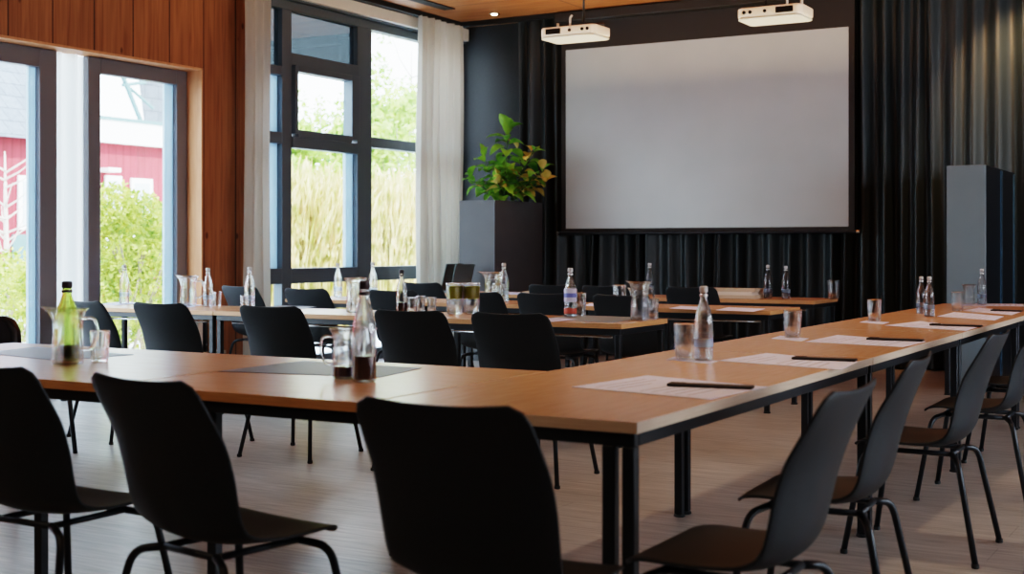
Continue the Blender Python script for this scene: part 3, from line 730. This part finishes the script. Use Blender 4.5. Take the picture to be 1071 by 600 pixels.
# second back row
bottle(353.5, 310.5, 275, 'clear bottle under the window mullion on the second back row', gb)
bottle(390, 312, 274, 'clear bottle below the right window bay on the second back row', gb)
jug(515, 314.5, 284, 'glass jug with round handle before the planter on the second back row', gj, kind='clear', rz=radians(30))
bottle(527, 315.5, 275, 'clear bottle before the planter on the second back row', gb)
tumbler(521, 316.5, 297, 'small tumbler between jug and bottle before the planter', gt, kind='ribbed')
tumbler(648, 319.5, 298, 'crystal tumbler on the second back row below the screen', gt, kind='ribbed')
# last row
bottle(679.5, 308, 275, 'clear bottle on the last row below the left half of the screen', gb)
bottle(803, 312, 277, 'left one of the two bottles at the right end of the last row', gb)
bottle(822, 312.5, 278, 'right one of the two bottles at the right end of the last row', gb)
tumbler(872, 312.6, 293, 'ribbed tumbler at the very right end of the last row', gt, kind='ribbed')

# ------------------------------------------------------------------ papers, mats, pen cases
def sheet(name, quad, label, cat, mat, z=TT + .0008, th=.0015, group=None, ink=False):
    pts = [P(a, b_) for a, b_ in quad]; cx = sum(p[0] for p in pts) / 4; cy = sum(p[1] for p in pts) / 4
    loc = [(p[0] - cx, p[1] - cy) for p in pts]
    o = obj(name, MB().prism(loc, 0, th), mat, loc=(cx, cy, z)); tag(o, label, cat, group)
    if ink:
        A, B, C, D = [Vector(p) for p in loc]; mb = MB()
        rn = random.Random(label)
        for i in range(9):
            v = .12 + .085 * i; u0, u1 = .10, rn.uniform(.55, .88)
            if i == 3: continue
            q = lambda u, v_: (A.lerp(B, u)).lerp(D.lerp(C, u), v_)
            mb.prism([tuple(q(u0, v)), tuple(q(u1, v)), tuple(q(u1, v + .014)), tuple(q(u0, v + .014))], th, th + .0003)
        obj('printed_lines', mb, MT['ink'], o)
    return o
gp = 'papers on the right arm'
S = [([(598, 405), (677, 393), (803, 405), (742, 418)], 'nearest white paper on the right arm, at the table corner'),
     ([(750, 377.5), (802, 369.5), (897, 378.5), (880, 387)], 'white paper on the right arm just right of the nearest clear bottle'),
     ([(842, 357.5), (876, 350.5), (968, 357.5), (944, 363)], 'white paper right of the lone tumbler on the right arm'),
     ([(925, 340.5), (962, 336), (1022, 342.5), (1010, 346)], 'white paper on the right arm below the pair of bottles'),
     ([(980, 331), (998, 326.5), (1050, 331), (1040, 335)], 'pale paper on the right arm behind the pair of bottles, towards the chairs'),
     ([(1007, 325), (1024, 322), (1068, 326), (1058, 329.5)], 'pale paper on the right arm near its far end'),
     ([(1006, 319.5), (1014, 317.5), (1074, 318), (1076, 320.5)], 'narrow white paper lying on the far edge of the right arm')]
for q, lb in S: sheet('paper_sheet', q, lb, 'paper', MT['paper'], group=gp, ink=True)
def coaster(q, lb): sheet('coaster', q, lb, 'coaster', MT['paper'], z=TT + .0003, th=.0008, group='paper coasters')
coaster([(697, 376), (706, 373), (752, 377.5), (742, 380.5)], 'white paper coaster under the nearest clear bottle of the right arm')
coaster([(807, 354), (816, 351), (846, 354), (838, 357)], 'white paper coaster under the lone tumbler of the right arm')
coaster([(899, 337), (906, 335), (930, 337), (924, 339)], 'white paper coaster under the tumbler left of the bottle pair')
def pen(a, b_, lb, wd=.05):
    p, q = Vector(P(*a)), Vector(P(*b_)); c = (p + q) / 2; L = (q - p).length; ang = math.atan2((q - p).y, (q - p).x)
    t = thing('pen_case', lb, 'pen case', (c.x, c.y, TT + .0026), ang, 'slim black pen cases on the papers')
    obj('case', MB().box(-L / 2, L / 2, -wd / 2, wd / 2, 0, .011), MT['pen'], t, bevel=.005, bseg=3)
    obj('clip', MB().box(-L / 2 + .01, -L / 2 + .06, -.003, .003, .0112, .0135), MT['black_metal'], t)
pen((699, 404), (788, 407.5), 'slim black pen case on the nearest paper at the table corner')
pen((829, 376), (896, 378.5), 'slim black pen case on the paper right of the nearest clear bottle')
pen((907, 355.5), (966, 357.5), 'slim black pen case on the paper right of the lone tumbler')
pen((973, 340.5), (1027, 342.3), 'slim black pen case on the paper below the pair of bottles')
pen((1037, 325.3), (1069, 326.3), 'slim black pen case on the paper near the far end of the right arm')
gm = 'dark place mats'
sheet('place_mat', [(228, 388.5), (318, 377.5), (441, 385), (398, 394.5)], 'dark grey place mat under the jug and tall bottle on the front table', 'place mat', MT['mat_grey'], z=TT + .0004, group=gm)
sheet('place_mat', [(-20, 369), (40, 363), (140, 371), (60, 377)], 'dark grey place mat under the green bottle on the left front table', 'place mat', MT['mat_grey'], z=TT + .0004, group=gm)
sheet('place_mat', [(270, 321.5), (296, 319.3), (331, 320.6), (312, 323.4)], 'thin black place mat on the first back row below the window', 'place mat', MT['mat_grey'], z=TT + .0004, group=gm)
sheet('table_runner', [(565, 333.5), (604, 329.6), (672, 332.0), (640, 337.6)], 'pale grey runner on the right end table of the first back row', 'runner', MT['mat_pale'], z=TT + .0004)
sheet('paper_sheet', [(556, 335.3), (582, 332.8), (604, 334.2), (578, 336.8)], 'white paper left of the blue labelled bottle on the first back row', 'paper', MT['paper'], z=TT + .0022, ink=True)
sheet('paper_sheet', [(100, 318.2), (128, 315.6), (150, 316.8), (120, 319.4)], 'white paper under the bottle by the glass door', 'paper', MT['paper'])
sheet('paper_sheet', [(180, 320.3), (196, 318.2), (212, 318.8), (198, 321.3)], 'white paper under the glass jug before the wooden jamb', 'paper', MT['paper'], z=TT + .0003, th=.0004)
sheet('paper_sheet', [(610, 319.6), (617, 317.1), (646, 318.2), (638, 321)], 'white paper beside the crystal tumbler on the second back row', 'paper', MT['paper'], z=TT + .0003, th=.0004)
sheet('paper_sheet', [(748, 324.6), (762, 321.4), (800, 323.0), (788, 326.0)], 'white paper at the right end of the second back row', 'paper', MT['paper'])
sheet('paper_sheet', [(700, 322.6), (712, 320.1), (742, 321.3), (730, 324)], 'white paper beside the brownish chair on the second back row', 'paper', MT['paper'])
sheet('paper_sheet', [(500, 306.9), (520, 305.2), (560, 306.2), (545, 308.2)], 'white paper on the last row before the planter', 'paper', MT['paper'])
# black brochure standing slightly open near planter, folders
def slab(name, px, py, sz, rz, mat, label, cat, z=TT, group=None, lift=0, tilt=None):
    x, y = P(px, py, TT); return tag(obj(name, MB().obox((0, 0, sz[2] / 2), sz, 0, tilt), mat, loc=(x, y, z + lift), rz=radians(rz), bevel=.002), label, cat, group)
slab('open_brochure', 566, 306.6, (.32, .24, .02), 12, MT['folder'], 'brown brochure lying on the last row right of the planter', 'brochure')
slab('ring_folder', 648, 308.2, (.42, .30, .035), 4, MT['folder_blue'], 'blue grey folder on the last row below the left screen edge', 'folder')
slab('notebook', 655, 307.2, (.30, .2, .02), -12, MT['folder'], 'tan notebook lying on top of the blue grey folder', 'notebook', lift=.036)
zz = 0
for i, (sx, sy, sz_, rz, mt, lb) in enumerate([(.60, .30, .03, 1, 'folder', 'bottom tan folder of the stack at the right end of the last row'), (.56, .28, .028, -2, 'binder_w', 'white folder in the middle of the stack on the last row'),
                                              (.58, .29, .026, 2, 'folder', 'top tan folder of the stack on the last row')]):
    slab('document_folder', 762, 311.3, (sx, sy, sz_), rz, MT[mt], lb, 'folder', group='stacked folders', lift=zz); zz += sz_ + .001
# laptops on the last row (side on)
for i, (px, py, rz, lb) in enumerate([(468, 11.52, 92, 'left open black laptop seen from its side on the last row'), (479, 11.17, 88, 'right open black laptop seen from its side on the last row')]):
    x, y = onY(px, py)[1], py; t = thing('open_laptop', lb, 'laptop', (x, y, TT), radians(rz), 'open laptops on the last row')
    obj('keyboard_base', MB().box(-.17, .17, -.02, .20, 0, .018), MT['laptop'], t, bevel=.005)
    sc_ = obj('lid', MB().obox((0, -.055, .15), (.34, .012, .28), 0, ('X', radians(14))), MT['laptop'], t, bevel=.004)
    obj('display', MB().obox((0, -.046, .15), (.31, .002, .25), 0, ('X', radians(14))), MT['screen_dark'], sc_)
# bench with binders by timber wall

bd, bY = onX(214, -7.9)
t = thing('low_bench', 'low dark bench against the timber wall carrying upright binders', 'bench', (-8.03, bY + .0, 0))
obj('bench_top', MB().box(-.20, .12, -.26, .28, .27, .30), MT['folder'], t, bevel=.004)
for yy in (-.24, .26): obj('bench_leg', MB().box(-.19, .11, yy - .015, yy + .015, 0, .27), MT['black_metal'], t)
for i, (mt, w_, h_, lb) in enumerate([('binder_o', .05, .30, 'orange binder at the left of the upright binders on the bench'), ('binder_k', .03, .31, 'black binder standing between orange and white ones on the bench'),
                                      ('binder_w', .055, .30, 'white binder in the middle of the upright binders on the bench'), ('binder_k', .025, .30, 'thin black binder right of the white binder on the bench'),
                                      ('binder_o', .06, .29, 'orange binder at the right of the upright binders on the bench')]):
    yy = bY - .17 + i * .072
    t = thing('ring_binder', lb, 'binder', (-8.05, yy, .301), 0, 'upright binders on the low bench')
    obj('cover', MB().box(-.14, .13, -w_ / 2, w_ / 2, 0, h_), MT[mt], t, bevel=.004)
    obj('spine_hole', MB().tube([(.129, 0, .06), (.133, 0, .06)], .01, 12), MT['chrome'], t)

# ------------------------------------------------------------------ outside
struct('ground', MB().box(-90, XW - .35, -30, 110, -.30, -.14), MT['grass_ground'])
struct('path', MB().box(-24, XW - .36, -20, 60, -.139, -.12), MT['paving'])
# red building
RX = -26.0
def yr(px): return onX(px, RX)[1]
def zr(px, py): return zat(onX(px, RX)[0], py)
yc = yr(99)
t = thing('red_building', 'red boarded building with white fascia and slate roof beyond the glass doors', 'building', (RX, 22, 0))
def L_(y): return y - 22
ya, yb2 = 2, yr(215)
zt2 = zr(140, 152)
obj('red_wall', MB().box(-6, 0, L_(ya), L_(yb2), -.14, zt2), MT['red_wall'], t)
z_f1 = zr(140, 127)
obj('white_fascia', MB().box(-6.0, .25, L_(yr(84)), L_(yb2), zt2, z_f1), MT['white_wall'], t)
obj('fascia_dark_line', MB().box(.25, .29, L_(yr(84)), L_(yb2), z_f1 - .06, z_f1 + .03), MT['steel_green'], t)  # dark strip along the top of the fascia
zt3 = zr(30, 50) + .8
rf = MB().add([(.4, L_(ya), zt2 - .1), (.4, L_(yr(50)), zt2 - .1), (-5, L_(onX(52, RX - 5)[1]), zt3 + 2), (-5, L_(ya), zt3 + 2), (-10, L_(yr(50)), zt2), (-10, L_(ya), zt2)], [(0, 1, 2, 3), (3, 2, 4, 5), (1, 4, 2)])
obj('slate_roof', rf, MT['slate'], t)
# right hand slate gable
yg0, yg1 = yr(150), yr(168)
rf = MB().add([(-.5, L_(yr(165)), z_f1), (-.5, L_(yb2), z_f1), (-.5, L_(yb2), z_f1 + 5), (-.5, L_(yr(148)), z_f1 + 2.2 + 1.2)], [(0, 1, 2, 3)])
obj('slate_gable', rf, MT['slate'], t)
st = MB()
def rp_(px, py, X=.1): return (X, L_(onX(px, RX + X)[1]), zat(onX(px, RX + X)[0], py))
st.tube([rp_(123, 66), rp_(147, 126)], .07, 6).tube([rp_(128, 89), rp_(152, 86)], .05, 6).tube([rp_(130, 87), rp_(160, 113)], .05, 6)
obj('steel_truss', st, MT['steel_green'], t)
for (a, b_, c, e) in [(109, 126, 184, 262), (136, 158, 187, 262), (18, 38, 184, 240)]:
    zz0, zz1 = zr((a + b_) / 2, e), zr((a + b_) / 2, c); p, q = L_(yr(a)), L_(yr(b_))
    w_ = obj('window', MB().box(0, .06, p, q, zz0, zz1), MT['white_wall'], t)
    obj('pane', MB().box(.06, .08, p + .12, q - .12, zz0 + .1, zz1 - .12), MT['ext_glass'], w_)
obj('pale_mark', MB().box(0, .5, L_(yr(99)), L_(yr(112)), zr(104, 180), zr(104, 176)), MT['white_wall'], t)  # pale sign-like box projecting from the red wall
obj('door', MB().box(0, .05, L_(yr(12)), L_(yr(36)), -.1, zr(20, 245)), MT['steel_green'], t)

def foliage(n, c, r, size, seed, mb=None, low=-1, aspect=.5):
    rn = random.Random(seed); mb = mb or MB(); vs = []; fs = []
    for i in range(n):
        while True:
            x, y, z = rn.uniform(-1, 1), rn.uniform(-1, 1), rn.uniform(low, 1)
            q = x * x + y * y + z * z
            if q < 1 and rn.random() < .25 + .75 * q: break
        p = Vector((c[0] + x * r[0], c[1] + y * r[1], c[2] + z * r[2]))
        a = Vector((rn.gauss(0, 1), rn.gauss(0, 1), rn.gauss(0, 1))).normalized(); b_ = a.orthogonal().normalized(); s = size * rn.uniform(.6, 1.3)
        k = len(vs); vs += [p - a * s, p + b_ * s * aspect, p + a * s, p - b_ * s * aspect]; fs.append((k, k + 1, k + 2, k + 3))
    return mb.add(vs, fs)
def bush(px, X, top_py, wid, label, seed, n=3500, mat='bush', size=.06):
    d, y = onX(px, X); h = zat(d, top_py) + .14
    t = thing('garden_bush', label, 'bush', (X, y, -.12), 0, 'bushes beyond the windows')
    mb = foliage(n, (0, 0, h * .5), (wid * .55, wid, h * .5), size, seed)
    rn = random.Random(seed)
    for k in range(5): mb = foliage(n // 8, (rn.uniform(-.2, .2), rn.uniform(-.6, .6) * wid, h * rn.uniform(.7, .95)), (.3, .35, .35), size, seed + k + 50, mb)
    obj('foliage', mb, MT[mat], t)
    st = MB()
    for k in range(9): st.tube([(rn.uniform(-.15, .15), rn.uniform(-.3, .3), 0), (rn.uniform(-.3, .3), rn.uniform(-.6, .6) * wid, h * rn.uniform(.6, .9))], .012, 5)
    obj('stem', st, MT['bark'], t)
bush(142, -12.0, 205, .9, 'bright yellow green bush close outside the second glass door', 21, 4200, size=.035)
bush(112, -12.6, 262, .7, 'low yellow green bush outside the left part of the second glass door', 22, 2600, size=.035)
bush(172, -12.4, 232, .7, 'leafy bush outside the right edge of the second glass door', 23, 2800, size=.035)
bush(20, -14.0, 285, .8, 'low pale bush outside the far left glass door', 24, 1800, size=.035)
bush(-6, -15.5, 278, .8, 'pale bush outside the far left door, partly cut by the photo edge', 25, 1800, size=.035)
# hedge-like bushes behind reeds
for i, (px, X, tp, wd, lb) in enumerate([(262, -17, 150, 1.8, 'green shrub behind the reeds at the left of the big window'), (300, -18, 128, 2.0, 'green shrub behind the reeds left of the window mullion'), (345, -18, 118, 2.2, 'green shrub behind the reeds in the opening sash'),
                                         (395, -18, 100, 2.3, 'tall green shrub behind the reeds in the right window bay'), (432, -17, 90, 2.2, 'tall green shrub behind the reeds next to the corner curtain')]):
    bush(px, X, tp, wd, lb, 40 + i, 1500, 'bush_pale', .10)
def tree(px, X, top_py, label, seed, wid, n=2600, bark='bark', crown=True):
    d, y = onX(px, X); h = zat(d, top_py) + .14; rn = random.Random(seed)
    t = thing('garden_tree', label, 'tree', (X, y, -.12), 0, 'trees beyond the windows')
    tr = MB().tube([(0, 0, 0), (.05, .03, h * .3), (-.03, .06, h * .6), (.0, .02, h * .95)], [.06, .05, .035, .01], 8); lf = MB()
    for k in range(22):
        z0 = h * rn.uniform(.35, .85); a = rn.uniform(0, 6.28); L = wid * rn.uniform(.5, 1); e = (cos(a) * L, sin(a) * L, z0 + L * rn.uniform(.3, .9))
        tr.tube([(0, .04, z0), (e[0] * .5, e[1] * .5, z0 + (e[2] - z0) * .35), e], [.02, .013, .004], 5)
        if crown: foliage(n // 22, e, (wid * .28, wid * .28, wid * .25), .08, seed + k, lf)
    obj('trunk', tr, MT[bark], t, smooth=True)
    if crown: obj('crown', lf, MT['bush_pale'], t)
tree(430, -21, 40, 'airy green tree beside the corner curtain seen through the right window bay', 60, 2.0, 2600)
tree(335, -22, 92, 'thin tree seen through the opening sash of the big window', 61, 1.6, 900)
tree(398, -23, 95, 'thin leafed tree seen in the middle of the right window bay', 62, 1.6, 1200)
tree(4, -19, 150, 'bare pale trunked young tree outside the far left glass door', 63, .9, 0, 'bark_pale', False)
# reeds
rn = random.Random(5); mb = MB(); vs = []; fs = []
for i in range(11000):
    X = rn.uniform(-16.5, -13.2); px = rn.uniform(255, 452); d, y = onX(px, X)
    hh = rn.uniform(1.3, 2.4) * (1 if rn.random() < .8 else 1.12); lean = Vector((rn.gauss(0, .10), rn.gauss(0, .11), 0)); wd = rn.uniform(.006, .014)
    a = rn.uniform(0, pi); sd = Vector((cos(a), sin(a), 0)) * wd; b0 = Vector((X, y, -.12)); m1 = b0 + lean * .4 + Vector((0, 0, hh * .6)); tp = b0 + lean * 1.5 + Vector((0, 0, hh))
    for q_ in range(2):
        hp = tp + Vector((rn.gauss(0, .05), rn.gauss(0, .06), -rn.uniform(0, .9) * hh * .6)); hs = rn.uniform(.02, .045); k = len(vs)
        vs += [hp - Vector((0, 0, hs * 2)), hp + Vector((sd.x, sd.y, 0)) * 2.2, hp + Vector((0, 0, hs * 2)), hp - Vector((sd.x, sd.y, 0)) * 2.2]; fs.append((k, k + 1, k + 2, k + 3))
    k = len(vs); vs += [b0 - sd, b0 + sd, m1 - sd * 1.1, m1 + sd * 1.1, tp - sd * 2.0, tp + sd * 2.0, tp + Vector((lean.x * .4, lean.y * .4, .14))]
    fs += [(k, k + 1, k + 3, k + 2), (k + 2, k + 3, k + 5, k + 4), (k + 4, k + 5, k + 6)]
mb.add(vs, fs)
tag(obj('reed_grass', mb, MT['reed']), 'tall tan reed grass standing outside the big window', 'reeds', kind='stuff')

# ------------------------------------------------------------------ light
wd = bpy.data.worlds.new('world'); scn.world = wd; wd.use_nodes = True; nt = wd.node_tree; N = nt.nodes; L = nt.links
bg = N['Background']; tc = N.new('ShaderNodeTexCoord'); sp = N.new('ShaderNodeSeparateXYZ'); rp = N.new('ShaderNodeValToRGB')
L.new(tc.outputs['Generated'], sp.inputs[0]); L.new(sp.outputs[2], rp.inputs[0]); L.new(rp.outputs[0], bg.inputs[0])
rp.color_ramp.elements[0].color = (.93, .97, 1, 1); rp.color_ramp.elements[1].color = (.62, .80, 1, 1); rp.color_ramp.elements[1].position = .8
bg.inputs[1].default_value = 7.0
def light(name, kind, loc, energy, col, rot=None, target=None, **kw):
    l = bpy.data.lights.new(name, kind); l.energy = energy; l.color = col
    for k, v in kw.items(): setattr(l, k, v)
    o = bpy.data.objects.new(name, l); COL.objects.link(o); o.location = loc
    if target is not None: o.rotation_euler = (Vector(target) - Vector(loc)).to_track_quat('-Z', 'Y').to_euler()
    return o
light('sun', 'SUN', (0, 0, 20), 10.5, (1, .95, .85), target=Vector((-.75, -.45, -.85)) * 10 + Vector((0, 0, 20)), angle=radians(1))
for a, b_ in wins_r:  # area lamps added inside the right openings to strengthen their daylight
    light('window_light', 'AREA', (XR - .02, (a + b_) / 2, 1.8), 42, (.58, .78, 1), target=(XR - 5, (a + b_) / 2, 1.3), shape='RECTANGLE', size=b_ - a, size_y=1.5)
# warm downlights; the two aimed at the front tables are added fill
for (x, y, z, e, tx, ty, tz_) in [(-1.9, 12.2, 3.7, 170, -1.95, 13.0, 2.6), (-1.9, .2, 3.7, 55, -2.4, 3.4, .7), (-4.4, .6, 3.7, 40, -4.2, 3.4, .7), (-2.3, 8.5, 3.75, 80, -2.3, 8.5, 0), (-2.0, 5.2, 3.75, 80, -2.0, 5.2, 0), (-5.5, 8.5, 3.75, 60, -5.5, 8.5, 0)]:
    light('downlight', 'SPOT', (x, y, z), e, (1, .60, .30) if e > 100 else (1, .78, .56), target=(tx, ty, tz_), spot_size=radians(80), spot_blend=.8, shadow_soft_size=.06)
light('ceiling_fill', 'AREA', (-4.5, 10.5, 2.9), 62, (1, .72, .42), target=(-4.5, 10.5, 9), shape='RECTANGLE', size=5, size_y=4).visible_camera = True  # added unseen area fill that warms the ceiling from below, no fitting

scn.view_settings.view_transform = 'Filmic'
scn.view_settings.look = 'High Contrast'
scn.view_settings.exposure = 0.42
scn.cycles.use_denoising = True
scn.cycles.max_bounces = 10; scn.cycles.transparent_max_bounces = 24; scn.cycles.transmission_bounces = 10
scn.cycles.caustics_reflective = False; scn.cycles.caustics_refractive = False
scn.cycles.sample_clamp_indirect = 6
